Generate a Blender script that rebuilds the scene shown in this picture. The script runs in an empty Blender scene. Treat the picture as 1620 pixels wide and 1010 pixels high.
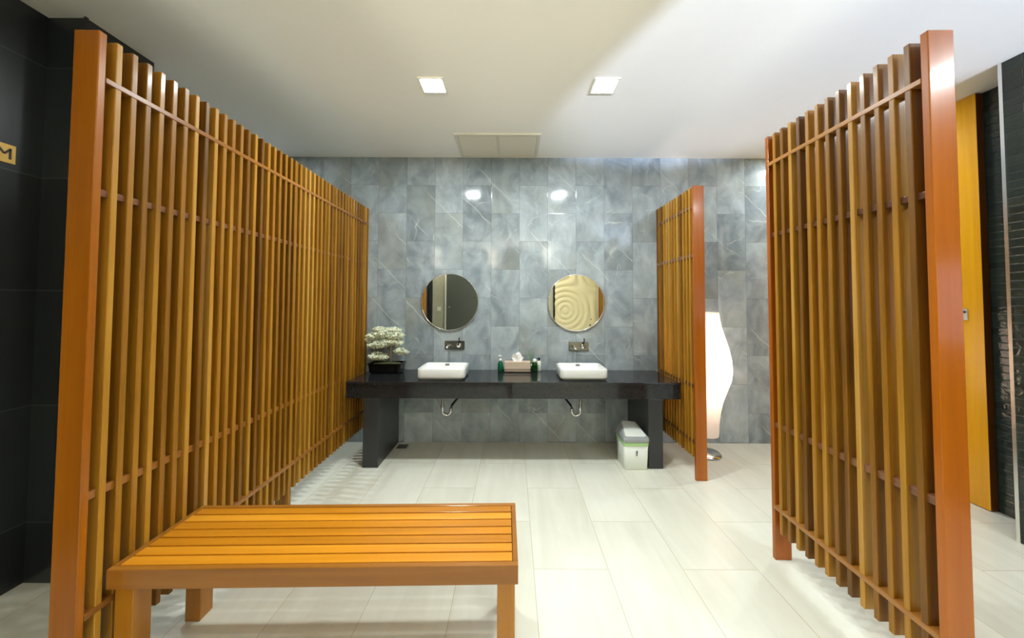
import bpy, bmesh, math, random
from mathutils import Vector, Matrix, noise
random.seed(7)
PI = math.pi
C = bpy.context.scene.collection

# ------------------------------------------------------------------ helpers
def link(o, parent=None):
    C.objects.link(o)
    if parent is not None: o.parent = parent
    return o
def obj(name, bm, mat, parent=None, smooth=False, bevel=0, seg=2):
    me = bpy.data.meshes.new(name)
    bmesh.ops.recalc_face_normals(bm, faces=bm.faces)
    bm.to_mesh(me); bm.free()
    for m in (mat if isinstance(mat, (list, tuple)) else [mat]): me.materials.append(m)
    if smooth:
        for p in me.polygons: p.use_smooth = True
    o = link(bpy.data.objects.new(name, me), parent)
    if bevel:
        b = o.modifiers.new('bevel', 'BEVEL'); b.width = bevel; b.segments = seg; b.limit_method = 'ANGLE'
    return o
def tag(o, label, cat, group=None):
    o['label'] = label; o['category'] = cat
    if group: o['group'] = group
    return o
def thing(name, label, cat, loc=(0, 0, 0), rz=0, group=None):
    o = link(bpy.data.objects.new(name, None)); o.empty_display_size = .05
    o.location = loc; o.rotation_euler = (0, 0, rz)
    return tag(o, label, cat, group)
def struct(name, bm, mat, **k):
    o = obj(name, bm, mat, **k); o['kind'] = 'structure'; return o
def box(bm, x0, x1, y0, y1, z0, z1, mi=0):
    v = [bm.verts.new((x, y, z)) for x in (x0, x1) for y in (y0, y1) for z in (z0, z1)]
    for f in ((0,1,3,2), (4,6,7,5), (0,4,5,1), (2,3,7,6), (0,2,6,4), (1,5,7,3)):
        bm.faces.new([v[i] for i in f]).material_index = mi
    return v
def BX(*a):
    bm = bmesh.new(); box(bm, *a); return bm
def lathe(bm, prof, c=(0, 0, 0), n=32, axis='z', cap=True):
    rings = []
    for r, h in prof:
        ring = []
        for i in range(n):
            a = 2*PI*i/n; p = (r*math.cos(a), r*math.sin(a), h)
            if axis == 'y': p = (p[0], p[2], p[1])
            if axis == 'x': p = (p[2], p[0], p[1])
            ring.append(bm.verts.new((c[0]+p[0], c[1]+p[1], c[2]+p[2])))
        rings.append(ring)
    for a, b in zip(rings, rings[1:]):
        for i in range(n): bm.faces.new((a[i], a[(i+1) % n], b[(i+1) % n], b[i]))
    if cap:
        bm.faces.new(rings[0]); bm.faces.new(rings[-1][::-1])
    return bm
def tube(bm, pts, r, n=12):
    pts = [Vector(p) for p in pts]; rings = []
    rr = r if isinstance(r, (list, tuple)) else [r]*len(pts)
    up = None
    for i, p in enumerate(pts):
        d = (pts[min(i+1, len(pts)-1)] - pts[max(i-1, 0)]).normalized()
        if up is None: up = d.orthogonal().normalized()
        up = (up - d*up.dot(d)).normalized(); s = d.cross(up)
        rings.append([bm.verts.new(p + rr[i]*(math.cos(2*PI*k/n)*up + math.sin(2*PI*k/n)*s)) for k in range(n)])
    for a, b in zip(rings, rings[1:]):
        for i in range(n): bm.faces.new((a[i], a[(i+1) % n], b[(i+1) % n], b[i]))
    bm.faces.new(rings[0]); bm.faces.new(rings[-1][::-1])
    return bm
def rrect(x0, x1, y0, y1, r, n=6):
    out = []
    for cx, cy, a0 in ((x1-r, y1-r, 0), (x0+r, y1-r, PI/2), (x0+r, y0+r, PI), (x1-r, y0+r, 1.5*PI)):
        for i in range(n+1):
            a = a0 + PI/2*i/n; out.append((cx+r*math.cos(a), cy+r*math.sin(a)))
    return out
def loft(bm, loops, cap0=True, cap1=True):
    R = [[bm.verts.new(p) for p in L] for L in loops]
    for a, b in zip(R, R[1:]):
        n = len(a)
        for i in range(n): bm.faces.new((a[i], a[(i+1) % n], b[(i+1) % n], b[i]))
    if cap0: bm.faces.new(R[0])
    if cap1: bm.faces.new(R[-1][::-1])
    return R

# ------------------------------------------------------------------ node materials
class NT:
    def __init__(s, name):
        s.m = bpy.data.materials.new(name); s.m.use_nodes = True; s.t = s.m.node_tree
        s.b = s.t.nodes['Principled BSDF']
    def n(s, typ, **k):
        nd = s.t.nodes.new(typ)
        for a, v in k.items(): setattr(nd, a, v)
        return nd
    def put(s, sock, v):
        if isinstance(v, bpy.types.NodeSocket): s.t.links.new(v, sock)
        elif v is not None:
            if isinstance(v, (tuple, list)) and len(v) == 3 and sock.type == 'RGBA': v = (*v, 1)
            sock.default_value = v
    def M(s, op, a, b=None, c=None, clamp=False):
        nd = s.n('ShaderNodeMath', operation=op, use_clamp=clamp)
        for i, v in enumerate((a, b, c)): s.put(nd.inputs[i], v) if v is not None else None
        return nd.outputs[0]
    def mix(s, f, a, b, mode='MIX'):
        nd = s.n('ShaderNodeMix', data_type='RGBA', blend_type=mode)
        s.put(nd.inputs[0], f); s.put(nd.inputs[6], a); s.put(nd.inputs[7], b); return nd.outputs[2]
    def comb(s, x, y, z):
        nd = s.n('ShaderNodeCombineXYZ')
        for i, v in enumerate((x, y, z)): s.put(nd.inputs[i], v)
        return nd.outputs[0]
    def sep(s, v):
        nd = s.n('ShaderNodeSeparateXYZ'); s.put(nd.inputs[0], v); return nd.outputs
    def coord(s, k='Object'): return s.n('ShaderNodeTexCoord').outputs[k]
    def map(s, v, scale=(1, 1, 1), loc=(0, 0, 0), rot=(0, 0, 0)):
        nd = s.n('ShaderNodeMapping'); s.put(nd.inputs[0], v)
        s.put(nd.inputs['Scale'], scale); s.put(nd.inputs['Location'], loc); s.put(nd.inputs['Rotation'], rot)
        return nd.outputs[0]
    def noise(s, v, scale=5, detail=4, rough=.5, dist=0, col=False):
        nd = s.n('ShaderNodeTexNoise'); s.put(nd.inputs['Vector'], v)
        nd.inputs['Scale'].default_value = scale; nd.inputs['Detail'].default_value = detail
        nd.inputs['Roughness'].default_value = rough; nd.inputs['Distortion'].default_value = dist
        return nd.outputs[1 if col else 0]
    def white(s, v):
        nd = s.n('ShaderNodeTexWhiteNoise'); s.put(nd.inputs['Vector'], v); return nd.outputs
    def ramp(s, f, stops):
        nd = s.n('ShaderNodeValToRGB'); e = nd.color_ramp.elements
        while len(e) < len(stops): e.new(.5)
        for el, (p, c) in zip(e, stops): el.position = p; el.color = (*c, 1) if len(c) == 3 else c
        s.put(nd.inputs[0], f); return nd.outputs[0]
    def mr(s, v, a, b, c=0., d=1.):
        nd = s.n('ShaderNodeMapRange'); s.put(nd.inputs[0], v)
        for i, x in enumerate((a, b, c, d)): nd.inputs[i+1].default_value = x
        return nd.outputs[0]
    def bump(s, h, strength=.2, dist=.01):
        nd = s.n('ShaderNodeBump'); s.put(nd.inputs['Height'], h)
        nd.inputs['Strength'].default_value = strength; nd.inputs['Distance'].default_value = dist
        s.put(s.b.inputs['Normal'], nd.outputs[0])
    def set(s, **k):
        for a, v in k.items(): s.put(s.b.inputs[a.replace('_', ' ')], v)
        return s.m
def plain(name, col, rough=.5, metal=0, var=.04, **k):
    t = NT(name); nz = t.noise(t.coord(), 9, 3)
    a = tuple(c*(1-var) for c in col); b = tuple(min(1, c*(1+var)) for c in col)
    t.put(t.b.inputs['Base Color'], t.mix(nz, a, b))
    return t.set(Roughness=rough, Metallic=metal, **k)
def srgb(r, g, b):
    f = lambda c: (c/255/12.92 if c/255 <= .04045 else ((c/255+.055)/1.055)**2.4)
    return (f(r), f(g), f(b))

def wood(name, stops, axis='z', rough=.28, coat=.35, spread=1.0, grain=1.0):
    """grain runs along the object's own long axis; the board's tone comes from a per-object random"""
    t = NT(name); rnd = t.n('ShaderNodeObjectInfo').outputs['Random']
    shift = t.comb(t.M('MULTIPLY', rnd, 37.), t.M('MULTIPLY', rnd, 91.), t.M('MULTIPLY', rnd, 53.))
    va = t.n('ShaderNodeVectorMath', operation='ADD'); t.put(va.inputs[0], t.coord()); t.put(va.inputs[1], shift)
    sc = {'z': (26, 26, 1.1), 'x': (1.1, 26, 26), 'y': (26, 1.1, 26)}[axis]
    v = t.map(va.outputs[0], sc)
    g1 = t.noise(v, 1.0, 5, .6, .5)
    v2 = t.map(va.outputs[0], tuple(k*.32 for k in sc))
    g2 = t.noise(v2, 1.0, 3, .5, 1.2)
    f = t.M('ADD', t.M('MULTIPLY', rnd, .62*spread), t.M('ADD', t.M('MULTIPLY', g1, .75*grain), t.M('MULTIPLY', g2, .62)))
    f = t.M('SUBTRACT', f, .31*spread + .185 + .37*(grain-1))
    t.put(t.b.inputs['Base Color'], t.ramp(f, stops))
    t.bump(g1, .12, .002)
    return t.set(Roughness=rough, Coat_Weight=coat, Coat_Roughness=.13, Specular_IOR_Level=.3)

slat_stops = [(0, srgb(84, 52, 10)), (.3, srgb(122, 80, 14)), (.55, srgb(152, 104, 22)), (.8, srgb(176, 128, 40)), (1, srgb(192, 150, 80))]
M_slat = wood('teak_slat', slat_stops, rough=.42, coat=.1, grain=1.25)
M_rail = wood('teak_rail', [(0, srgb(110, 66, 26)), (.5, srgb(150, 98, 40)), (1, srgb(190, 140, 80))], 'y', spread=.5)
M_darkrail = wood('dark_rail', [(0, srgb(74, 42, 28)), (.5, srgb(106, 66, 42)), (1, srgb(150, 108, 80))], 'y', spread=.5)
M_post = wood('orange_post', [(0, srgb(116, 64, 8)), (.5, srgb(156, 90, 12)), (1, srgb(182, 114, 28))], spread=.3, coat=.2)
M_post_r = wood('red_orange_post', [(0, srgb(124, 64, 6)), (.5, srgb(164, 88, 6)), (1, srgb(188, 108, 16))], spread=.3, rough=.3, coat=.32)
M_bench = wood('honey_bench', [(0, srgb(140, 84, 16)), (.3, srgb(168, 106, 20)), (.6, srgb(194, 126, 26)), (1, srgb(216, 150, 44))], 'x', rough=.3, coat=.3, spread=.75)
M_apron = wood('bench_apron', [(0, srgb(112, 68, 22)), (.5, srgb(142, 90, 30)), (1, srgb(168, 112, 42))], 'x', spread=.3)
M_bleg = wood('bench_leg', [(0, srgb(132, 82, 18)), (.5, srgb(164, 108, 26)), (1, srgb(186, 128, 38))], spread=.4)
M_door = wood('golden_door', [(0, srgb(176, 112, 4)), (.5, srgb(222, 160, 6)), (1, srgb(238, 186, 24))], spread=.2, rough=.25, grain=.5)
M_dooredge = wood('door_edge', [(0, srgb(70, 34, 6)), (.5, srgb(112, 60, 12)), (1, srgb(140, 80, 18))], spread=.3)

def wall_tile_mat():
    t = NT('grey_marble_tile'); x, y, z = t.sep(t.coord())[:3]
    cx = t.M('DIVIDE', t.M('ADD', x, 1.135 + 30), .3)        # +30 keeps the index positive
    col = t.M('FLOOR', cx); fx = t.M('FRACT', cx)
    par = t.M('MODULO', col, 2)
    zo = t.M('ADD', t.M('SUBTRACT', z, .31), t.M('MULTIPLY', par, .3))
    cz = t.M('ADD', t.M('DIVIDE', zo, .6), 10); row = t.M('FLOOR', cz); fz = t.M('FRACT', cz)
    ex = t.M('MULTIPLY', t.M('MINIMUM', fx, t.M('SUBTRACT', 1, fx)), .3)
    ez = t.M('MULTIPLY', t.M('MINIMUM', fz, t.M('SUBTRACT', 1, fz)), .6)
    e = t.M('MINIMUM', ex, ez)
    grout = t.M('LESS_THAN', e, .0013)
    w = t.white(t.comb(col, row, 3.3)); rv, rc = w[0], w[1]
    off = t.n('ShaderNodeVectorMath', operation='SCALE'); t.put(off.inputs[0], rc); off.inputs['Scale'].default_value = 13
    add = t.n('ShaderNodeVectorMath', operation='ADD'); t.put(add.inputs[0], t.coord()); t.put(add.inputs[1], off.outputs[0])
    p = add.outputs[0]
    cloud = t.noise(t.map(p, (1.6, 1, 1.1)), 3.2, 4, .55, .6)
    cloud2 = t.noise(p, 9, 4, .6, 1.0)
    tone = t.M('ADD', t.M('ADD', t.M('MULTIPLY', rv, .30), t.M('MULTIPLY', cloud, .95)), t.M('MULTIPLY', cloud2, .22))
    base = t.ramp(t.M('SUBTRACT', tone, .26), [(0, srgb(92, 101, 110)), (.3, srgb(126, 137, 144)), (.55, srgb(158, 170, 177)), (.85, srgb(192, 202, 208)), (1, srgb(208, 216, 220))])
    warm = t.mr(t.noise(p, 1.7, 2), .52, .68)
    base = t.mix(t.M('MULTIPLY', warm, .5), base, srgb(138, 140, 130))
    # fine vein network, moved about from tile to tile
    dn = t.noise(p, 3, 3, .5, 0, True)
    dv = t.n('ShaderNodeVectorMath', operation='SCALE'); t.put(dv.inputs[0], dn); dv.inputs['Scale'].default_value = .35
    pa = t.n('ShaderNodeVectorMath', operation='ADD'); t.put(pa.inputs[0], p); t.put(pa.inputs[1], dv.outputs[0])
    vo = t.n('ShaderNodeTexVoronoi', feature='DISTANCE_TO_EDGE'); t.put(vo.inputs['Vector'], t.map(pa.outputs[0], (1, 0.02, .8)))
    vo.inputs['Scale'].default_value = 2.6
    v1 = t.mr(vo.outputs['Distance'], .0, .014, 1, 0)
    v1 = t.M('MULTIPLY', v1, t.mr(t.noise(p, 5, 2), .52, .66))
    # long diagonal veins, sloping down to the right
    wob = t.M('MULTIPLY', t.M('SUBTRACT', t.noise(t.coord(), 4, 3), .5), .10)
    u = t.M('ADD', t.M('ADD', t.M('ADD', x, z), wob), t.M('MULTIPLY', t.M('FLOOR', t.M('DIVIDE', col, 2)), .13))
    fu = t.M('FRACT', t.M('DIVIDE', t.M('ADD', u, 20.07), .46)); du = t.M('MULTIPLY', t.M('ABSOLUTE', t.M('SUBTRACT', fu, .5)), .46)
    v2 = t.M('MULTIPLY', t.mr(du, 0, .008, 1, 0), t.mr(t.noise(t.map(t.coord(), (1, 1, 1), (4.3, 0, 1.7)), 1.3, 2), .53, .60))
    vein = t.M('ADD', t.M('MULTIPLY', v1, .55), t.M('MULTIPLY', v2, .72), clamp=True)
    c = t.mix(vein, base, srgb(206, 212, 210))
    c = t.mix(t.M('MULTIPLY', grout, .75), c, srgb(96, 100, 100))
    t.put(t.b.inputs['Base Color'], c)
    t.put(t.b.inputs['Roughness'], t.mr(cloud2, .3, .7, .07, .11))
    t.bump(t.mr(e, 0, .0025), .25, .001)
    return t.set()
M_wall = wall_tile_mat()

def floor_mat():
    t = NT('cream_floor_tile'); x, y, z = t.sep(t.coord())[:3]
    cx = t.M('ADD', t.M('DIVIDE', t.M('SUBTRACT', x, .1184), .4108), 40); col = t.M('FLOOR', cx); fx = t.M('FRACT', cx)
    par = t.M('MODULO', col, 2)
    cy = t.M('ADD', t.M('DIVIDE', t.M('ADD', t.M('SUBTRACT', y, 1.9934), t.M('MULTIPLY', par, .42375)), .8475), 20)
    row = t.M('FLOOR', cy); fy = t.M('FRACT', cy)
    e = t.M('MINIMUM', t.M('MULTIPLY', t.M('MINIMUM', fx, t.M('SUBTRACT', 1, fx)), .4108), t.M('MULTIPLY', t.M('MINIMUM', fy, t.M('SUBTRACT', 1, fy)), .8475))
    grout = t.M('LESS_THAN', e, .0014)
    w = t.white(t.comb(col, row, 1.1))
    off = t.n('ShaderNodeVectorMath', operation='SCALE'); t.put(off.inputs[0], w[1]); off.inputs['Scale'].default_value = 9
    add = t.n('ShaderNodeVectorMath', operation='ADD'); t.put(add.inputs[0], t.coord()); t.put(add.inputs[1], off.outputs[0])
    st = t.noise(t.map(add.outputs[0], (9, 1.1, 1), rot=(0, 0, .12)), 1.0, 5, .55, .7)
    cl = t.noise(add.outputs[0], 2.4, 3)
    f = t.M('ADD', t.M('ADD', t.M('MULTIPLY', st, .5), t.M('MULTIPLY', cl, .35)), t.M('MULTIPLY', w[0], .15))
    base = t.ramp(f, [(.25, srgb(198, 197, 181)), (.5, srgb(212, 212, 198)), (.75, srgb(222, 223, 212))])
    c = t.mix(t.M('MULTIPLY', grout, .8), base, srgb(166, 150, 120))
    t.put(t.b.inputs['Base Color'], c); t.bump(t.mr(e, 0, .003), .2, .001)
    return t.set(Roughness=.24, Specular_IOR_Level=.4)
M_floor = floor_mat()

def dark_tile_mat(name, tw, th, z0, base_a, base_b, horizontal='y', wavy=False, rough=.3, gcol=srgb(70, 78, 78), gw=.0018):
    t = NT(name); x, y, z = t.sep(t.coord())[:3]
    h = t.M('ADD', x, y)
    cz = t.M('ADD', t.M('DIVIDE', t.M('SUBTRACT', z, z0), th), 10); row = t.M('FLOOR', cz); fz = t.M('FRACT', cz)
    cx = t.M('ADD', t.M('DIVIDE', h, tw), t.M('ADD', 20, t.M('MULTIPLY', t.M('MODULO', row, 2), .5)))
    col = t.M('FLOOR', cx); fx = t.M('FRACT', cx)
    e = t.M('MINIMUM', t.M('MULTIPLY', t.M('MINIMUM', fx, t.M('SUBTRACT', 1, fx)), tw), t.M('MULTIPLY', t.M('MINIMUM', fz, t.M('SUBTRACT', 1, fz)), th))
    grout = t.M('LESS_THAN', e, gw)
    w = t.white(t.comb(col, row, 2.2))
    st = t.noise(t.map(t.coord(), (14, 14, 1.2)), 1.2, 4)
    f = t.M('ADD', t.M('MULTIPLY', w[0], .5), t.M('MULTIPLY', st, .5))
    c = t.mix(f, base_a, base_b)
    c = t.mix(t.M('MULTIPLY', grout, .8), c, gcol)
    t.put(t.b.inputs['Base Color'], c)
    hgt = t.mr(e, 0, .004)
    if wavy: hgt = t.M('ADD', hgt, t.M('MULTIPLY', t.noise(t.coord(), 16, 2, .4, 1.5), 1.6))
    t.bump(hgt, .5 if wavy else .15, .004 if wavy else .001)
    return t.set(Roughness=rough)
M_black = dark_tile_mat('black_wall_tile', .9, .605, .31, srgb(24, 26, 27), srgb(46, 51, 54), gcol=srgb(86, 92, 92))
M_mosaic = dark_tile_mat('black_mosaic_tile', .3, .052, 0, srgb(26, 34, 32), srgb(48, 60, 54), wavy=True, rough=.14, gcol=srgb(66, 74, 68), gw=.0012)
M_ceil = plain('white_ceiling_paint', srgb(240, 240, 236), .75, var=.01)
M_granite = (lambda t: (t.put(t.b.inputs['Base Color'], t.ramp(t.noise(t.coord(), 120, 3, .7), [(.35, srgb(24, 26, 28)), (.6, srgb(36, 39, 41)), (.75, srgb(62, 66, 68))])), t.set(Roughness=.09))[1])(NT('black_granite'))
M_stone = plain('dark_stone_cladding', srgb(44, 46, 47), .28, var=.12)
M_ceramic = plain('white_ceramic', srgb(236, 238, 236), .12, var=.01, Coat_Weight=.5)
M_chrome = plain('chrome', (.78, .78, .78), .12, 1)
M_dchrome = plain('dark_chrome', (.30, .31, .32), .14, 1)
M_trimmetal = plain('polished_steel_trim', (.82, .84, .84), .25, 1)
M_mirror = plain('mirror_glass', (.93, .95, .93), .0, 1, var=0)
M_plastic = plain('white_plastic', srgb(228, 234, 226), .35, var=.01)
M_grey = plain('grey_plastic', srgb(146, 152, 154), .4)
M_green = plain('pale_green_bag', srgb(176, 222, 150), .5, var=.1)
M_black_pl = plain('black_plastic', srgb(20, 20, 20), .3)
M_pot = plain('black_glazed_pot', srgb(10, 9, 10), .08)
M_paper = plain('tissue_paper', srgb(244, 246, 245), .8)
M_tbox = plain('beige_wood_box', srgb(206, 186, 166), .5, var=.06)
M_leaf = plain('dark_leaf', srgb(78, 100, 50), .5, var=.3)
M_petal = plain('white_petal', srgb(244, 248, 226), .6, var=.06)
M_bark = plain('bark', srgb(120, 108, 88), .8, var=.2)
M_soil = plain('moss_soil', srgb(70, 74, 44), .9, var=.3)
M_gold = plain('gold_plate', srgb(206, 168, 84), .45, .3)
M_ink = plain('dark_letter', srgb(40, 26, 12), .4)
M_cream = plain('cream_relief', srgb(236, 224, 182), .6, var=.01)
M_dglass = plain('dark_grey_panel', srgb(74, 80, 76), .35, var=.03)
M_stonelt = plain('pale_green_marble', srgb(176, 178, 158), .35, var=.1)
M_vent = plain('vent_white', srgb(214, 212, 200), .6, var=.01)
M_drain = plain('drain_brown_steel', srgb(74, 62, 48), .4, .4)
def glassy(name, col, rough=.05, ior=1.4):
    t = NT(name); t.put(t.b.inputs['Base Color'], t.mix(t.noise(t.coord(), 5), col, tuple(c*.9 for c in col)))
    return t.set(Roughness=rough, Transmission_Weight=.75, IOR=ior)
M_ggreen = glassy('green_liquid', srgb(24, 150, 96))
M_gbottle = glassy('deep_green_liquid', srgb(16, 110, 30))
M_clear = glassy('clear_plastic', srgb(220, 232, 226))
def emis(name, col, s):
    t = NT(name); t.put(t.b.inputs['Emission Color'], col); t.b.inputs['Emission Strength'].default_value = s
    return t.set(Base_Color=col)
M_led = emis('led_diffuser', (.92, .97, 1), 45)
M_globe = emis('warm_globe', (1, .9, .74), 24)
M_lens = emis('recessed_lens', (.95, .97, 1), 20)
M_blue = emis('violet_pane', (.72, .66, 1), 3.0)
def shade_mat():
    t = NT('lamp_shade_fabric'); tr = t.n('ShaderNodeBsdfTranslucent'); tr.inputs[0].default_value = (.84, .78, .74, 1)
    df = t.n('ShaderNodeBsdfDiffuse'); df.inputs[0].default_value = (.92, .88, .87, 1)
    mx = t.n('ShaderNodeMixShader'); mx.inputs[0].default_value = .55
    t.t.links.new(df.outputs[0], mx.inputs[1]); t.t.links.new(tr.outputs[0], mx.inputs[2])
    t.t.links.new(mx.outputs[0], t.t.nodes['Material Output'].inputs[0]); return t.m
M_shade = shade_mat()

# ------------------------------------------------------------------ room shell
D, CH = 3.74, 3.01
YR = -3.2                      # rear wall, behind the camera
XL, XR = -2.54, 3.12
struct('floor', BX(-4.7, 4.4, YR-.1, D+.1, -.1, 0), M_floor)
struct('ceiling', BX(-4.7, 4.4, YR-.1, D+.1, CH, CH+.1), M_ceil)
struct('wall_back', BX(-4.7, 4.4, D, D+.12, 0, CH), M_wall)
struct('wall_left', BX(XL-.15, XL, YR, 1.885, 0, CH), M_black)
struct('wall_left_column', BX(-2.66, -2.335, 1.885, 2.25, 0, CH), M_black)
struct('wall_left_far', BX(-4.7, -4.6, 1.885, D, 0, CH), M_wall)
struct('wall_left_return', BX(-4.6, -2.66, 1.80, 1.885, 0, CH), M_black)
struct('wall_right', BX(XR, XR+.31, YR, 2.22, 0, CH), M_mosaic)
struct('wall_right_niche', BX(3.43, 3.6, 2.22, D, 0, CH), M_mosaic)
struct('wall_rear', BX(-2.7, 3.3, YR-.1, YR, 0, CH), M_stonelt)
struct('wall_light_blocker', BX(2.47, 2.575, YR, -2.0, 0, CH), M_stonelt)  # unseen slab added to block the cool lamp and edge its light on the ceiling
struct('trim_1', BX(XR-.008, XR+.012, 2.214, 2.232, 0, CH), M_trimmetal)
bm = bmesh.new(); box(bm, -2.336, -2.325, 1.874, 1.888, 0, CH); struct('trim_2', bm, M_stone)
# rear wall: black panel, dark grey door leaf, cream relief
struct('wall_rear_black_panel', BX(XL+.01, -2.42, YR, YR+.05, 0, CH), M_black)
d2 = struct('door_2', BX(-2.0, -.95, YR, YR+.045, 0, 2.75), M_dglass, bevel=.004)
bm = bmesh.new(); lathe(bm, [(.018, 0), (.02, .03), (.014, .05)], (-1.90, YR+.045, 1.30), 16, 'y'); obj('handle', bm, M_chrome, d2, True)
struct('trim_3', BX(-2.04, -2.0, YR, YR+.06, 0, 2.8), M_vent)
struct('trim_4', BX(1.2, 1.25, YR, YR+.08, 0, CH), M_black_pl)
sw = thing('light_switch', 'white square light switch on pale marble behind, seen in left mirror', 'light switch', (-2.22, YR, 1.25))
obj('plate', BX(-.055, .055, 0, .012, -.055, .055), M_plastic, sw, bevel=.003)
obj('rocker', BX(-.025, .025, .012, .018, -.03, .03), M_plastic, sw, bevel=.002)
# relief panel with rings and waves
bm = bmesh.new(); nx, nz = 110, 190; x0, x1, z0, z1 = 1.25, 2.47, 0.0, CH
def relief(x, z):
    a = math.hypot(x-1.56, z-1.20); b = math.hypot(x-2.62, z-2.42) + .04; c = math.hypot(x-2.9, z-.1)*.9+.1
    k = 5; g = -math.log(math.exp(-k*a) + math.exp(-k*b) + math.exp(-k*c))/k
    return .017*math.sin(2*PI*g/.15)
grid = [[bm.verts.new((x0+(x1-x0)*i/nx, YR+.06+relief(x0+(x1-x0)*i/nx, z0+(z1-z0)*j/nz), z0+(z1-z0)*j/nz)) for j in range(nz+1)] for i in range(nx+1)]
for i in range(nx):
    for j in range(nz): bm.faces.new((grid[i][j], grid[i+1][j], grid[i+1][j+1], grid[i][j+1]))
rp = obj('relief_panel', bm, M_cream, smooth=True)
so = rp.modifiers.new('solid', 'SOLIDIFY'); so.thickness = .03; so.offset = -1
tag(rp, 'cream wall panel carved with rings and waves, seen in right mirror', 'wall panel')
for kx, kz, kr in ((2.317, .955, .014), (2.285, .785, .024)):
    bm = bmesh.new(); lathe(bm, [(kr*.7, 0), (kr*.7, .02), (kr, .025), (kr, .045), (kr*.6, .05)], (kx, YR+.07, kz), 16, 'y'); obj('knob', bm, M_black_pl, rp, True)
# door in the right niche
dr = struct('door_1', BX(3.372, 3.428, 2.54, 3.42, .005, CH-.003), [M_door, M_dooredge], bevel=.003)
for p in dr.data.polygons:
    if abs(p.normal.y) > .5: p.material_index = 1
lk = obj('door_lock', BX(3.366, 3.372, 2.626, 2.66, 1.345, 1.43), M_trimmetal, dr, bevel=.001)
bm = bmesh.new(); lathe(bm, [(.008, 0), (.008, .006)], (3.361, 2.643, 1.405), 12, 'x'); obj('keyhole', bm, M_black_pl, lk)

# ------------------------------------------------------------------ slatted timber screens
HS, ZB = 2.453, .17
def board(w, t, z0, z1, name):      # lateral width w (x, 0..w), thickness t (y), own local z
    me_bm = BX(0, w, -t/2, t/2, z0, z1)
    bmesh.ops.bevel(me_bm, geom=me_bm.edges[:], offset=.0022, segments=1, affect='EDGES')
    me = bpy.data.meshes.new(name); bmesh.ops.recalc_face_normals(me_bm, faces=me_bm.faces); me_bm.to_mesh(me); me_bm.free()
    return me
ME_slat = board(.062, .022, ZB, HS, 'slat'); ME_slat.materials.append(M_slat)
def screen(name, label, y0, y1, xa, xb, side, post_mat, posts, pitch, recess=False):
    """inner face runs from (xa,y0) to (xb,y1); side=-1: boards extend to -x"""
    root = thing(name, label, 'slatted screen', (xa, y0, 0), math.atan2(-(xb-xa), (y1-y0)))
    L = math.hypot(xb-xa, y1-y0)
    W = .092
    sx = (lambda a, b: (a, b) if side > 0 else (-b, -a))
    for k, (py, pt, full) in enumerate(posts):
        a, b = sx(0, W)
        bm = BX(a, b, -pt/2, pt/2, 0, HS + (.004 if full else 0)); o = obj('post', bm, post_mat if full else M_slat, root, bevel=.003)
        o.location = (0, py, 0)
    ys = []; py = sorted(p[0] for p in posts)
    segs = list(zip(py, py[1:])) + ([(py[-1], L)] if L - py[-1] > .1 else [])
    if py[0] > .1: segs.insert(0, (0-.02, py[0]))
    for a, b in segs:
        n = max(1, round((b-a)/pitch)); q = (b-a)/n
        ys += [a + q*i for i in range(1, n)]
        if b == L and L - py[-1] > .1: ys.append(L-.012)
    for yy in ys:
        o = link(bpy.data.objects.new('slat', ME_slat), root); o.location = (0 if side > 0 else -.062, yy, 0)
    for z, inset, mat, hh in ((2.285, -.0025, M_rail, .020), (1.867, .012, M_darkrail, .026), (.765, .012, M_darkrail if side > 0 else M_rail, .030), (.30 if side > 0 else .345, -.0025, M_rail, .022)):
        if recess: inset, mat, hh = .002, M_darkrail, .03
        a, b = sx(inset, .058)
        o = obj('rail', BX(a, b, .012, L-.006, z-hh/2, z+hh/2), mat, root, bevel=.0015)
    return root
screen('slatted_screen', 'long timber slat screen beside the bench with two bays and orange end post', 1.2612+.0125, D-.004, -1.512, -1.536, -1, M_post,
       [(0, .026, True), (1.19, .03, False)], .0567)
screen('slatted_screen', 'tall timber slat screen standing free in right foreground with red-orange post', 1.2472+.0125, 2.0684+.0125, 1.4917, 1.5057, 1, M_post_r,
       [(0, .026, True), (.821, .026, True)], .0585)
screen('slatted_screen', 'short timber slat screen between the counter end and the glowing floor lamp', 2.9587+.013, D-.004, 1.513, 1.517, 1, M_post_r,
       [(0, .028, True)], .0567, True)

# ------------------------------------------------------------------ bench
LB, DB, HB = 1.527, .418, .47
bn = thing('slatted_bench', 'low honey-brown wooden bench with slatted seat beside the long screen', 'bench', (-.7445, 1.568, 0), .021)
hx, hy = LB/2, DB/2
bm = bmesh.new()
obj('long_rail', BX(-hx, hx, -hy, -hy+.022, HB-.072, HB), M_apron, bn, bevel=.002)
obj('long_rail', BX(-hx, hx, hy-.022, hy, HB-.072, HB), M_apron, bn, bevel=.002); bm.free()
for s in (-1, 1):
    obj('end_rail', BX(min(s*hx, s*(hx-.02)), max(s*hx, s*(hx-.02)), -hy+.022, hy-.022, HB-.072, HB), M_apron, bn, bevel=.002)
n = 7; y0 = -hy+.0265; q = (DB-.053+.0075)/n
for i in range(n):
    obj('seat_slat', BX(-hx+.0225, hx-.0225, y0+i*q, y0+i*q+q-.0075, HB-.021, HB-.0005), M_bench, bn, bevel=.0015)
for sx_ in (-1, 1):
    for sy_ in (-1, 1):
        cx, cy = sx_*(hx-.012-.034), sy_*(hy-.022-.036)
        obj('leg', BX(cx-.034, cx+.034, cy-.036, cy+.036, 0, HB-.022), M_bleg, bn, bevel=.002)
obj('cross_bearer', BX(-.03, .03, -hy+.022, hy-.022, HB-.06, HB-.021), M_apron, bn, bevel=.002)

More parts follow.
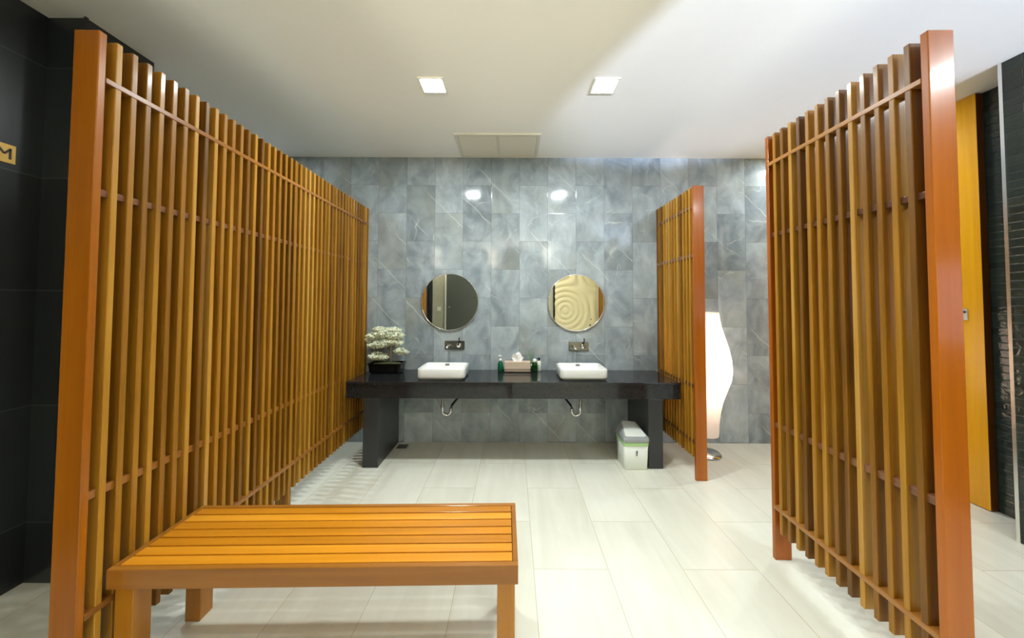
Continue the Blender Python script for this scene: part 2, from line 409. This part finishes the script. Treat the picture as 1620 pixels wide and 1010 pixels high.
# ------------------------------------------------------------------ counter
CT, CB, YF = .755, .609, 3.168
ct = thing('vanity_counter', 'long black granite washbasin counter on two slab legs against the tiled wall', 'counter', (0, 3.45, 0))
def rel(o, p=(0, 3.45, 0)): o.location = (-p[0], -p[1], -p[2]); return o
rel(obj('worktop', BX(-1.481, 1.489, YF-.012, D-.002, CT-.022, CT), M_granite, ct, bevel=.003))
for a, b in ((-1.481, -.001), (.001, 1.489)):
    rel(obj('apron', BX(a, b, YF, YF+.03, CB, CT-.022), M_granite, ct, bevel=.0015))
rel(obj('end_panel', BX(-1.481, -1.451, YF+.03, D-.002, CB, CT-.022), M_granite, ct)); rel(obj('end_panel', BX(1.459, 1.489, YF+.03, D-.002, CB, CT-.022), M_granite, ct))
rel(obj('slab_leg', BX(-1.325, -1.1885, YF+.001, D-.002, 0, CB-.0005), M_stone, ct, bevel=.002))
rel(obj('slab_leg', BX(1.2024, 1.33, YF+.001, D-.002, 0, CB-.0005), M_stone, ct, bevel=.002))

# basins
def basin(cx, label):
    r = thing('washbasin', label, 'washbasin', (cx, 3.405, CT), group=None)
    W, Dp, H = .436, .365, .102; n = 6
    def lp(ins, z, rad): return [(x, y, z) for x, y in rrect(-W/2+ins, W/2-ins, -Dp/2+ins, Dp/2-ins, rad, n)]
    bm = bmesh.new()
    loft(bm, [lp(.022, .0, .03), lp(.018, .008, .034), lp(.004, .014, .045), lp(0, .03, .048), lp(0, H-.008, .05), lp(.002, H-.002, .05), lp(.005, H, .048),
              lp(.013, H, .043), lp(.016, H-.003, .04), lp(.02, H-.02, .04), lp(.03, H-.06, .05), lp(.06, H-.075, .07), lp(.12, H-.08, .05)])
    o = obj('bowl', bm, M_ceramic, r, True)
    bm = bmesh.new(); lathe(bm, [(.022, 0), (.02, .004), (.0, .005)], (0, 0, H-.0795), 20, cap=False); obj('drain_plug', bm, M_chrome, r, True)
    obj('overflow_plate', BX(-.02, .02, Dp/2-.0255, Dp/2-.0205, H-.028, H-.010), M_dchrome, r, bevel=.001)
    return r
basin(-.655, 'white rectangular countertop basin below the left round mirror')
basin(.648, 'white rectangular countertop basin below the right round mirror')
# traps under the counter
def trap(cx, s, label):
    r = thing('drain_trap', label, 'drain pipe', (cx, 3.45, CB-.15))
    bm = bmesh.new(); pts = [(0, 0, .24), (0, 0, -.02)]
    for i in range(9):
        a = PI + PI*i/8; pts.append((s*(.04+.04*math.cos(a)), 0, -.04+.045*math.sin(a)))
    pts += [(s*.082, .01, -.01)]
    tube(bm, pts, .012, 14); obj('u_bend', bm, M_chrome, r, True)
    bm = bmesh.new(); tube(bm, [(s*.082, .01, -.03), (s*.085, .03, .0), (s*.13, .16, .045), (s*.16, .285, .07)], .0115, 14); obj('waste_pipe', bm, M_dchrome, r, True)
    bm = bmesh.new(); lathe(bm, [(.0165, -.012), (.0165, .012)], (0, 0, 0), 16); obj('collar', bm, M_dchrome, r)
    bm = bmesh.new(); lathe(bm, [(.0165, -.012), (.0165, .012)], (s*.081, .005, -.03), 16); obj('collar', bm, M_dchrome, r)
    bm = bmesh.new(); lathe(bm, [(.012, .275), (.03, .282), (.032, .29)], (s*.16, 0, .07), 20, 'y'); obj('wall_flange', bm, M_chrome, r, True)
trap(-.678, 1, 'chrome drain trap under the counter below the left basin')
trap(.652, -1, 'chrome drain trap under the counter below the right basin')
# wall mounted mixers
def mixer(cx, cz, label):
    r = thing('wall_mixer', label, 'tap', (cx, D, cz))
    obj('back_plate', BX(-.104, .104, -.014, 0, -.046, .046), M_dchrome, r, bevel=.004)
    bm = bmesh.new(); tube(bm, [(-.055, -.012, -.005), (-.055, -.06, -.002), (-.057, -.12, -.006), (-.058, -.15, -.016)], [.013, .012, .0115, .012], 14); sp = obj('spout', bm, M_chrome, r, True)
    bm = bmesh.new(); lathe(bm, [(.026, -.014), (.026, -.03), (.022, -.034)], (.045, 0, 0), 24, 'y'); kb = obj('handle_hub', bm, M_chrome, r, True)
    bm = bmesh.new(); tube(bm, [(.045, -.03, .005), (.05, -.04, .04), (.053, -.045, .085)], [.008, .007, .007], 10); obj('lever', bm, M_black_pl, kb, True)
mixer(-.612, 1.013, 'chrome wall-mounted mixer tap above the left basin')
mixer(.689, 1.005, 'chrome wall-mounted mixer tap above the right basin')
# mirrors
def mirror(cx, cz, label, rim):
    r = thing('round_mirror', label, 'mirror', (cx, D, cz))
    bm = bmesh.new(); lathe(bm, [(.293, -.0165), (.293, -.019)], (0, 0, 0), 72, 'y'); obj('mirror_glass', bm, M_mirror, r)
    bm = bmesh.new(); lathe(bm, [(.288, 0), (.300, -.002), (.301, -.02), (.297, -.0225), (.293, -.020), (.293, -.010)], (0, 0, 0), 72, 'y', cap=False); obj('frame', bm, rim, r, True)
    bm = bmesh.new(); lathe(bm, [(.285, 0), (.285, -.0155)], (0, 0, 0), 48, 'y'); obj('backing', bm, M_grey, r)
mirror(-.667, 1.465, 'round mirror above the left basin showing a dark grey reflection', M_chrome)
mirror(.663, 1.461, 'round mirror above the right basin showing a cream carved wall', M_trimmetal)

# ------------------------------------------------------------------ things on the counter
# bonsai
bo = thing('flowering_bonsai', 'small white-flowering bonsai in a black pot at the left end of counter', 'potted plant', (-1.265, 3.585, CT))
pot = [[(x, y, z) for x, y in rrect(-w, w, -d, d, .012, 3)] for w, d, z in ((.135, .07, 0), (.150, .08, .012), (.158, .088, .085), (.166, .094, .088), (.166, .094, .10), (.156, .084, .10), (.154, .082, .085))]
bm = bmesh.new(); loft(bm, pot); obj('pot', bm, M_pot, bo)
bm = bmesh.new(); lathe(bm, [(.001, .0), (.10, 0), (.09, .012), (.05, .022), (.001, .026)], (0, 0, .085), 20, cap=False)
for v in bm.verts: v.co.x *= 1.45; v.co.y *= .78; v.co.z += .004*noise.noise(v.co*60)
obj('moss', bm, M_soil, bo, True)
bm = bmesh.new()
tube(bm, [(.035, 0, .095), (.03, 0, .15), (.04, .0, .21), (.03, 0, .28), (.0, 0, .33)], [.022, .017, .015, .011, .006], 9)
tube(bm, [(.035, 0, .18), (.075, .0, .22), (.12, -.01, .235)], [.009, .007, .003], 7)
tube(bm, [(.033, 0, .16), (-.02, -.01, .19), (-.09, -.02, .19)], [.009, .007, .003], 7)
tube(bm, [(.036, 0, .22), (-.03, .01, .26), (-.11, .0, .285)], [.008, .006, .003], 7)
tube(bm, [(.035, 0, .25), (.08, .01, .29), (.12, .0, .33)], [.007, .006, .003], 7)
obj('trunk', bm, M_bark, bo, True)
pads = [(-.10, -.02, .165, .085, .045), (-.03, -.03, .155, .05, .03), (-.13, .0, .275, .075, .045), (-.05, -.02, .29, .10, .045), (.03, -.02, .31, .08, .04), (-.13, .0, .365, .085, .045), (-.03, .01, .39, .12, .06),
        (.07, .0, .37, .10, .06), (.10, .0, .30, .06, .045), (.135, -.02, .215, .065, .04), (.06, .02, .42, .07, .035), (-.19, .0, .33, .035, .03), (-.08, .0, .43, .07, .03), (.17, .01, .20, .04, .025)]
bm = bmesh.new(); rg = random.Random(3); fl = bmesh.new()
for (px, py, pz, pr, ph) in pads:
    for k in range(int(760*pr/.08)):
        a = rg.random()*2*PI; rr = pr*math.sqrt(rg.random()); h = ph*(1-(rr/pr)**2)
        c = Vector((px+rr*math.cos(a), py+rr*math.sin(a)*.8, pz + h*rg.uniform(-1, 1)))
        white = rg.random() < .74; s = rg.uniform(.006, .0105)
        nrm = Vector((rg.gauss(0, 1), rg.gauss(-.5, 1), rg.gauss(.6, .8))).normalized(); t1 = nrm.orthogonal().normalized(); t1.rotate(Matrix.Rotation(rg.random()*6, 3, nrm)); t2 = nrm.cross(t1)
        if white:
            for j in range(4):
                ang = j*PI/2; u = t1*math.cos(ang)+t2*math.sin(ang); w = t1*-math.sin(ang)+t2*math.cos(ang)
                fl.faces.new([fl.verts.new(q_) for q_ in (c, c+u*s*.7+w*s*.45+nrm*.001, c+u*s*1.25+nrm*.002, c+u*s*.7-w*s*.45+nrm*.001)])
        else:
            bm.faces.new([bm.verts.new(q_) for q_ in (c-t1*s, c+t2*s*.5, c+t1*s, c-t2*s*.5)])
obj('foliage', bm, M_leaf, bo); obj('blossom', fl, M_petal, bo)
# holder with tissue box and bottles
TY = 3.655
hd = thing('counter_tray', 'low black wire tray holding tissue box and bottles on counter', 'tray', (.046, TY, CT))
bm = bmesh.new()
for z in (.006, .032):
    for s in (-1, 1):
        tube(bm, [(-.19, s*.058, z), (.20, s*.058, z)], .0028, 8)
        tube(bm, [(s*.195+.002, -.058, z), (s*.195+.002, .058, z)], .0028, 8)
obj('rim', bm, M_black_pl, hd, True)
for x in (-.14, .142):
    bm = bmesh.new(); box(bm, x-.0035, x+.0035, -.056, .056, 0, .034); obj('divider', bm, M_black_pl, hd)
obj('base', BX(-.19, .197, -.056, .056, .001, .004), M_black_pl, hd)
tb = thing('tissue_box', 'beige wooden tissue box with a white tissue sticking out', 'tissue box', (.046, TY, CT+.0045))
obj('box', BX(-.132, .132, -.05, .05, 0, .100), M_tbox, tb, bevel=.003)
bm = bmesh.new()
for lay, (yo, amp, hh) in enumerate(((-.012, .012, .08), (.0, .016, .09), (.013, .012, .075))):
    cols = []
    for i in range(15):
        u = i/14; x = -.06+.125*u; top = hh*(.5+.5*math.sin(PI*min(1, u*1.15))**.5)*(1+.12*math.sin(9*u+lay*2)); row = []
        for j in range(6):
            v = j/5; row.append(bm.verts.new((x*(1-.35*(1-v)), yo+amp*math.sin(u*7+lay*2+v*2)*v, .098+top*v)))
        cols.append(row)
    for a, b in zip(cols, cols[1:]):
        for j in range(5): bm.faces.new((a[j], b[j], b[j+1], a[j+1]))
obj('tissue', bm, M_paper, tb, True)
def bottle(loc, label, prof, mat, cap_prof, cap_mat, nozzle=True, capname='pump', liquid=None):
    r = thing('bottle', label, 'bottle', loc)
    bm = bmesh.new(); lathe(bm, prof, n=24); obj('body', bm, mat, r, True)
    bm = bmesh.new(); lathe(bm, cap_prof, n=20)
    c = obj(capname, bm, cap_mat, r, True)
    if nozzle:
        h = cap_prof[-1][1]
        bm = bmesh.new(); tube(bm, [(0, 0, h-.004), (-.012, -.012, h), (-.022, -.022, h-.006)], [.006, .005, .004], 8); obj('nozzle', bm, cap_mat, c, True)
    return r
bottle((-.128, TY-.01, CT+.0045), 'green soap bottle with white pump left of the tissue box', [(.024, 0), (.027, .006), (.027, .075), (.022, .092), (.011, .102)], M_ggreen,
       [(.012, .1), (.012, .122), (.006, .124), (.005, .145), (.012, .147), (.012, .157), (.004, .160)], M_plastic)
bottle((.222, TY-.018, CT+.0045), 'deep green bottle with white domed cap right of the tissue box', [(.026, 0), (.029, .006), (.029, .07), (.024, .09), (.02, .095)], M_gbottle,
       [(.021, .094), (.024, .098), (.023, .112), (.016, .125), (.004, .132)], M_plastic, nozzle=False, capname='cap')
r = bottle((.272, TY+.035, CT), 'white bottle with a black lever beside the deep green bottle', [(.02, 0), (.022, .005), (.022, .085), (.017, .1), (.01, .105)], M_plastic,
       [(.008, .104), (.008, .12), (.010, .122), (.010, .132), (.003, .134)], M_black_pl)
sp = thing('glass_of_sprigs', 'thin green sprigs in a small clear glass behind the deep green bottle', 'plant sprigs', (.192, TY+.065, CT))
bm = bmesh.new(); lathe(bm, [(.014, 0), (.016, .003), (.017, .07), (.015, .07), (.014, .006), (.001, .005)], n=20, cap=False); bm.faces.new([v for v in bm.verts if abs(v.co.z) < 1e-6]); obj('glass', bm, M_clear, sp, True)
bm = bmesh.new(); rg = random.Random(5)
for k in range(9):
    a = rg.uniform(-1, 1); b_ = rg.uniform(-.012, .004)
    tube(bm, [(a*.006, 0, .01), (a*.016, b_*.5, .10), (a*.04, b_, .17+rg.uniform(0, .06))], [.0014, .0016, .0006], 5)
obj('stems', bm, plain('pale_green_stem', srgb(120, 160, 100), .5), sp)

# ------------------------------------------------------------------ bin
bi = thing('waste_bin', 'small white waste bin with grey swing lid beside the right counter leg', 'bin', (1.084, 3.262, 0))
def rl(w, y0, y1, z, r, n=5): return [(x, y, z) for x, y in rrect(-w, w, y0, y1, r, n)]
bm = bmesh.new(); loft(bm, [rl(.098, -.112, .105, .0, .02), rl(.102, -.116, .108, .006, .022), rl(.110, -.130, .12, .245, .025)]); obj('body', bm, M_plastic, bi, True)
bm = bmesh.new(); loft(bm, [rl(.1105, -.1305, .1205, .212, .025), rl(.112, -.1325, .1225, .222, .025), rl(.1125, -.133, .123, .25, .026)]); obj('bin_bag', bm, M_green, bi, True)
def lidloop(w, y0, y1, z0, z1, r):   # front edge low, back edge high; the lid narrows to the back and its right shoulder rounds over
    out = []
    for x, y in rrect(-w, w, y0, y1, r, 5):
        t = (y-y0)/(y1-y0); k = max(0, x/w)
        out.append((x*(1-.10*t) + .022*t - .03*t*k, y, z0 + (z1-z0)*t**.8 - .02*k**3*t))
    return out
bm = bmesh.new(); loft(bm, [rl(.112, -.137, .127, .240, .028), rl(.1165, -.14, .13, .248, .03), rl(.1165, -.14, .13, .268, .03), lidloop(.113, -.136, .124, .276, .335, .03), lidloop(.100, -.122, .112, .284, .348, .024)]); ld = obj('lid', bm, M_grey, bi, True)
bm = bmesh.new(); loft(bm, [lidloop(.094, -.114, .104, .276, .342, .02), lidloop(.093, -.113, .103, .289, .355, .02), lidloop(.087, -.107, .097, .292, .358, .02)]); obj('flap', bm, M_plastic, ld, True)
bm = bmesh.new(); 
box(bm, .001, .0065, -.1285, -.1262, .128, .172); box(bm, .0065, .0085, -.1285, -.1262, .150, .168)
for k in range(4): box(bm, -.011, -.002, -.1283, -.1262, .133+k*.010, .1345+k*.010)
obj('printed_mark', bm, M_black_pl, bi)

# floor drain
fd = thing('floor_drain', 'brown square floor drain near the left counter leg', 'floor drain', (-1.115, 3.63, 0))
obj('plate', BX(-.05, .05, -.05, .05, 0, .003), M_drain, fd, bevel=.001)
for i in range(5): obj('grate_bar', BX(-.04, .04, -.036+i*.016, -.028+i*.016, .003, .005), M_dchrome, fd)

# ------------------------------------------------------------------ floor lamp
lm = thing('floor_lamp', 'glowing white curvy floor lamp behind the short slat screen', 'floor lamp', (1.872, 3.47, 0))
bm = bmesh.new(); lathe(bm, [(.11, 0), (.135, .004), (.135, .012), (.12, .028), (.07, .04), (.02, .045)], n=40); obj('base', bm, M_chrome, lm, True)
bm = bmesh.new(); lathe(bm, [(.009, .04), (.009, .42)], n=14); obj('pole', bm, M_chrome, lm, True)
prof = [(.108, .19), (.112, .21), (.116, .30), (.128, .41), (.150, .52), (.19, .64), (.222, .73), (.232, .82), (.226, .92), (.205, 1.03), (.175, 1.13), (.148, 1.22), (.132, 1.31), (.126, 1.375)]
bm = bmesh.new(); lathe(bm, prof, n=48, cap=False); obj('lamp_shade', bm, M_shade, lm, True)
for z, r_ in ((.195, .108), (1.37, .1255)):
    bm = bmesh.new(); lathe(bm, [(r_, z-.003), (r_-.004, z-.003), (r_-.004, z+.003), (r_, z+.003)], n=40, cap=False); obj('shade_ring', bm, M_plastic, lm)

# ------------------------------------------------------------------ ceiling fittings and lights
def light(typ, name, loc, energy, col=(1, 1, 1), rot=(0, 0, 0), **k):
    l = bpy.data.lights.new(name, typ); l.energy = energy; l.color = col
    for a, v in k.items(): setattr(l, a, v)
    o = bpy.data.objects.new(name, l); C.objects.link(o); o.location = loc; o.rotation_euler = rot; return o
WHITE = (.93, 1, 1); WARM = (1, .90, .76); COOL = (.66, .76, 1)
def downlight(x, y, label, e, col=WHITE, size=.15):
    r = thing('downlight', label, 'ceiling light', (x, y, CH))
    h = size/2
    bm = bmesh.new()
    for a in ((-h-.014, h+.014, -h-.014, -h), (-h-.014, h+.014, h, h+.014), (-h-.014, -h, -h, h), (h, h+.014, -h, h)): box(bm, *a, -.008, 0)
    obj('trim_ring', bm, M_vent, r)
    obj('diffuser', BX(-h, h, -h, h, -.010, 0), M_led, r)
    light('AREA', 'downlight_lamp', (x, y, CH-.013), e, col, shape='SQUARE', size=size)
E1 = 50
downlight(-.576, 2.47, 'square white downlight in the ceiling, left of the two over the room', E1)
downlight(.645, 2.47, 'square white downlight in the ceiling, right of the two over the room', E1)
downlight(-3.1, 3.1, 'square white downlight beyond the long screen, near the left end', 60)
downlight(3.0, 3.38, 'square white downlight on the far side of right foreground screen', 40)
downlight(2.85, .15, 'square white downlight by the mosaic wall, outside the picture', 40)
def can(x, y, label, e, col=WHITE, ang=84):
    r = thing('surface_spotlight', label, 'ceiling light', (x, y, CH), group='deep can lights above the camera')
    bm = bmesh.new(); lathe(bm, [(.05, 0), (.055, 0), (.055, -.09), (.05, -.09), (.05, -.03)], n=28, cap=False); obj('can', bm, M_vent, r, True)
    bm = bmesh.new(); lathe(bm, [(.048, -.03), (.048, -.035)], n=24); obj('lens', bm, M_lens, r)
    light('SPOT', 'can_lamp', (x, y, CH-.095), e, col, spot_size=math.radians(ang), spot_blend=.6, shadow_soft_size=.05)
for x, y, e_ in ((.02, 1.2, 190), (.645, 1.15, 85), (-.576, -.4, 16), (.645, -.4, 22), (-1.75, .3, 14), (1.9, .9, 60)):
    can(x, y, 'deep round can light above and behind the camera', e_)
def globe(x, y, z, label, e):
    r = thing('globe_light', label, 'ceiling light', (x, y, CH), group=None)
    bm = bmesh.new(); lathe(bm, [(.06, 0), (.06, -.02), (.02, -.022)], n=24); obj('mount', bm, M_vent, r)
    bm = bmesh.new(); bmesh.ops.create_uvsphere(bm, u_segments=24, v_segments=14, radius=.12, matrix=Matrix.Translation((0, 0, z-CH))); obj('globe', bm, M_globe, r, True)
    light('POINT', 'globe_lamp', (x, y, z-.28), e, WARM, shadow_soft_size=.12)
globe(-2.2, -2.7, 2.87, 'warm white globe light on rear ceiling before the black panel', 12)
globe(-.59, -2.7, 2.87, 'warm white globe light on rear ceiling by the grey door', 12)
globe(.98, -2.7, 2.87, 'warm white globe light on rear ceiling by the carved panel', 12)
# floor lamp bulbs
light('POINT', 'lamp_bulb', (1.872, 3.47, .80), 22, (1, .80, .62), shadow_soft_size=.05)
light('POINT', 'lamp_bulb', (1.872, 3.47, 1.15), 12, (1, .80, .62), shadow_soft_size=.04)
# unseen cool lamp added to tint the right side of the ceiling
up = thing('added_uplighter', 'unseen cool lamp added in the rear right corner to light the ceiling', 'added light', (3.05, -2.95, 1.6))
bm = bmesh.new(); lathe(bm, [(.02, -.10), (.05, -.02), (.052, 0), (.048, 0), (.018, -.09)], n=24, cap=False); obj('cup', bm, M_vent, up, True)
bm = bmesh.new(); tube(bm, [(0, 0, -.08), (.07, 0, -.08)], .01, 10); obj('bracket', bm, M_chrome, up)
def upspot(src, az, e, col, soft, size=60, elev=39):
    d = Vector((math.sin(az)*math.cos(math.radians(elev)), math.cos(az)*math.cos(math.radians(elev)), math.sin(math.radians(elev))))
    light('SPOT', 'added_uplight', src, e, col, d.to_track_quat('-Z', 'Y').to_euler(), spot_size=math.radians(size), spot_blend=.12, shadow_soft_size=soft)
upspot((3.02, -2.95, 1.66), math.radians(-15), 5000, COOL, .02, 60, 39.6)
for x_ in (-.55, .55):  # warm spots added to brighten the ceiling, aimed to stay out of reflections
    u2 = thing('added_uplighter', 'unseen warm lamp added at the rear wall to light the ceiling, ' + ('nearer the grey door' if x_ < 0 else 'nearer the carved panel'), 'added light', (x_, -3.08, 1.8))
    bm = bmesh.new(); lathe(bm, [(.03, -.10), (.08, -.02), (.085, 0), (.08, 0), (.028, -.09)], n=24, cap=False); obj('cup', bm, M_vent, u2, True)
    bm = bmesh.new(); tube(bm, [(0, 0, -.08), (0, -.12, -.08)], .01, 10); obj('bracket', bm, M_chrome, u2)
    upspot((x_, -3.08, 1.86), 0, 1250, (1, .92, .74), .06, 64, 41)
# violet-white lit pane on the right wall behind the camera
w1 = struct('window_1', BX(XR-.03, XR, -.36, .24, 1.15, 1.80), M_vent)
obj('pane', BX(XR-.034, XR-.03, -.31, .19, 1.2, 1.75), M_blue, w1)
# ceiling vent
cv = thing('ceiling_vent', 'white two-bay ceiling vent grille close to the tiled wall', 'ceiling vent', (-.152, 3.45, CH))
bm = bmesh.new(); w, d = .40, .262
for a in ((-w, w, -d, -d+.03), (-w, w, d-.03, d), (-w, -w+.03, -d+.03, d-.03), (w-.03, w, -d+.03, d-.03)): box(bm, *a, -.014, 0)
obj('frame', bm, M_vent, cv, bevel=.003)
obj('mullion', BX(-.008, .008, -d+.03, d-.03, -.012, 0), M_vent, cv)
obj('back_plate', BX(-w+.03, w-.03, -d+.03, d-.03, -.001, 0), M_vent, cv)
for k in range(18):
    yy = -d+.045+k*.0265
    for s in (-1, 1):
        bm = bmesh.new(); v = [bm.verts.new(p) for p in ((-.178, -.011, -.003), (.178, -.011, -.003), (.178, .009, -.010), (-.178, .009, -.010), (-.178, -.011, -.001), (.178, -.011, -.001), (.178, .009, -.008), (-.178, .009, -.008))]
        for f in ((0,1,2,3), (4,7,6,5), (0,4,5,1), (1,5,6,2), (2,6,7,3), (3,7,4,0)): bm.faces.new([v[i] for i in f])
        o = obj('louvre', bm, M_vent, cv); o.location = (s*.189, yy, 0)

# door plaque on the black wall
sg = thing('name_plaque', 'gold plaque with dark letter M on the black wall at left', 'sign', (XL, 1.78, 2.203))
obj('plate', BX(0, .006, -.30, 0, -.047, .047), M_gold, sg, bevel=.001)
bm = bmesh.new(); h_, w_, t_ = .027, .021, .0042
def stroke(a, b):
    a = Vector(a); b = Vector(b); d = (b-a).normalized(); n_ = Vector((-d.y, d.x))*t_
    q_ = [a+n_, a-n_, b-n_, b+n_]
    lo_ = [bm.verts.new((.006, p.x, p.y)) for p in q_]; hi_ = [bm.verts.new((.0085, p.x, p.y)) for p in q_]
    bm.faces.new(lo_); bm.faces.new(hi_[::-1])
    for i in range(4): bm.faces.new((lo_[i], lo_[(i+1) % 4], hi_[(i+1) % 4], hi_[i]))
c_ = -.042
stroke((c_-w_, -h_), (c_-w_, h_)); stroke((c_+w_, -h_), (c_+w_, h_)); stroke((c_-w_, h_-.003), (c_, -.004)); stroke((c_+w_, h_-.003), (c_, -.004))
obj('letter', bm, M_ink, sg)

# ------------------------------------------------------------------ camera
cam = bpy.data.cameras.new('camera'); co = bpy.data.objects.new('camera', cam); C.objects.link(co)
cam.sensor_width = 36; cam.lens = 560/1620*36; cam.clip_start = .02
cam.shift_x = -1.83/1620; cam.shift_y = -44.93/1620
co.matrix_world = Matrix.Translation((0, 0, 1.47)) @ (Matrix.Rotation(PI/2+.0313, 4, 'X') @ Matrix.Rotation(.0037, 4, 'Z'))
S = bpy.context.scene; S.camera = co
wd = bpy.data.worlds.new('world'); S.world = wd; wd.use_nodes = True
wd.node_tree.nodes['Background'].inputs[0].default_value = (.8, .85, .9, 1); wd.node_tree.nodes['Background'].inputs[1].default_value = .05
S.view_settings.view_transform = 'Standard'; S.view_settings.look = 'None'; S.view_settings.gamma = 1; S.view_settings.use_curve_mapping = False
S.view_settings.exposure = -.85
S.cycles.max_bounces = 10; S.cycles.diffuse_bounces = 6; S.cycles.caustics_reflective = False; S.cycles.caustics_refractive = False
S.cycles.sample_clamp_indirect = 6
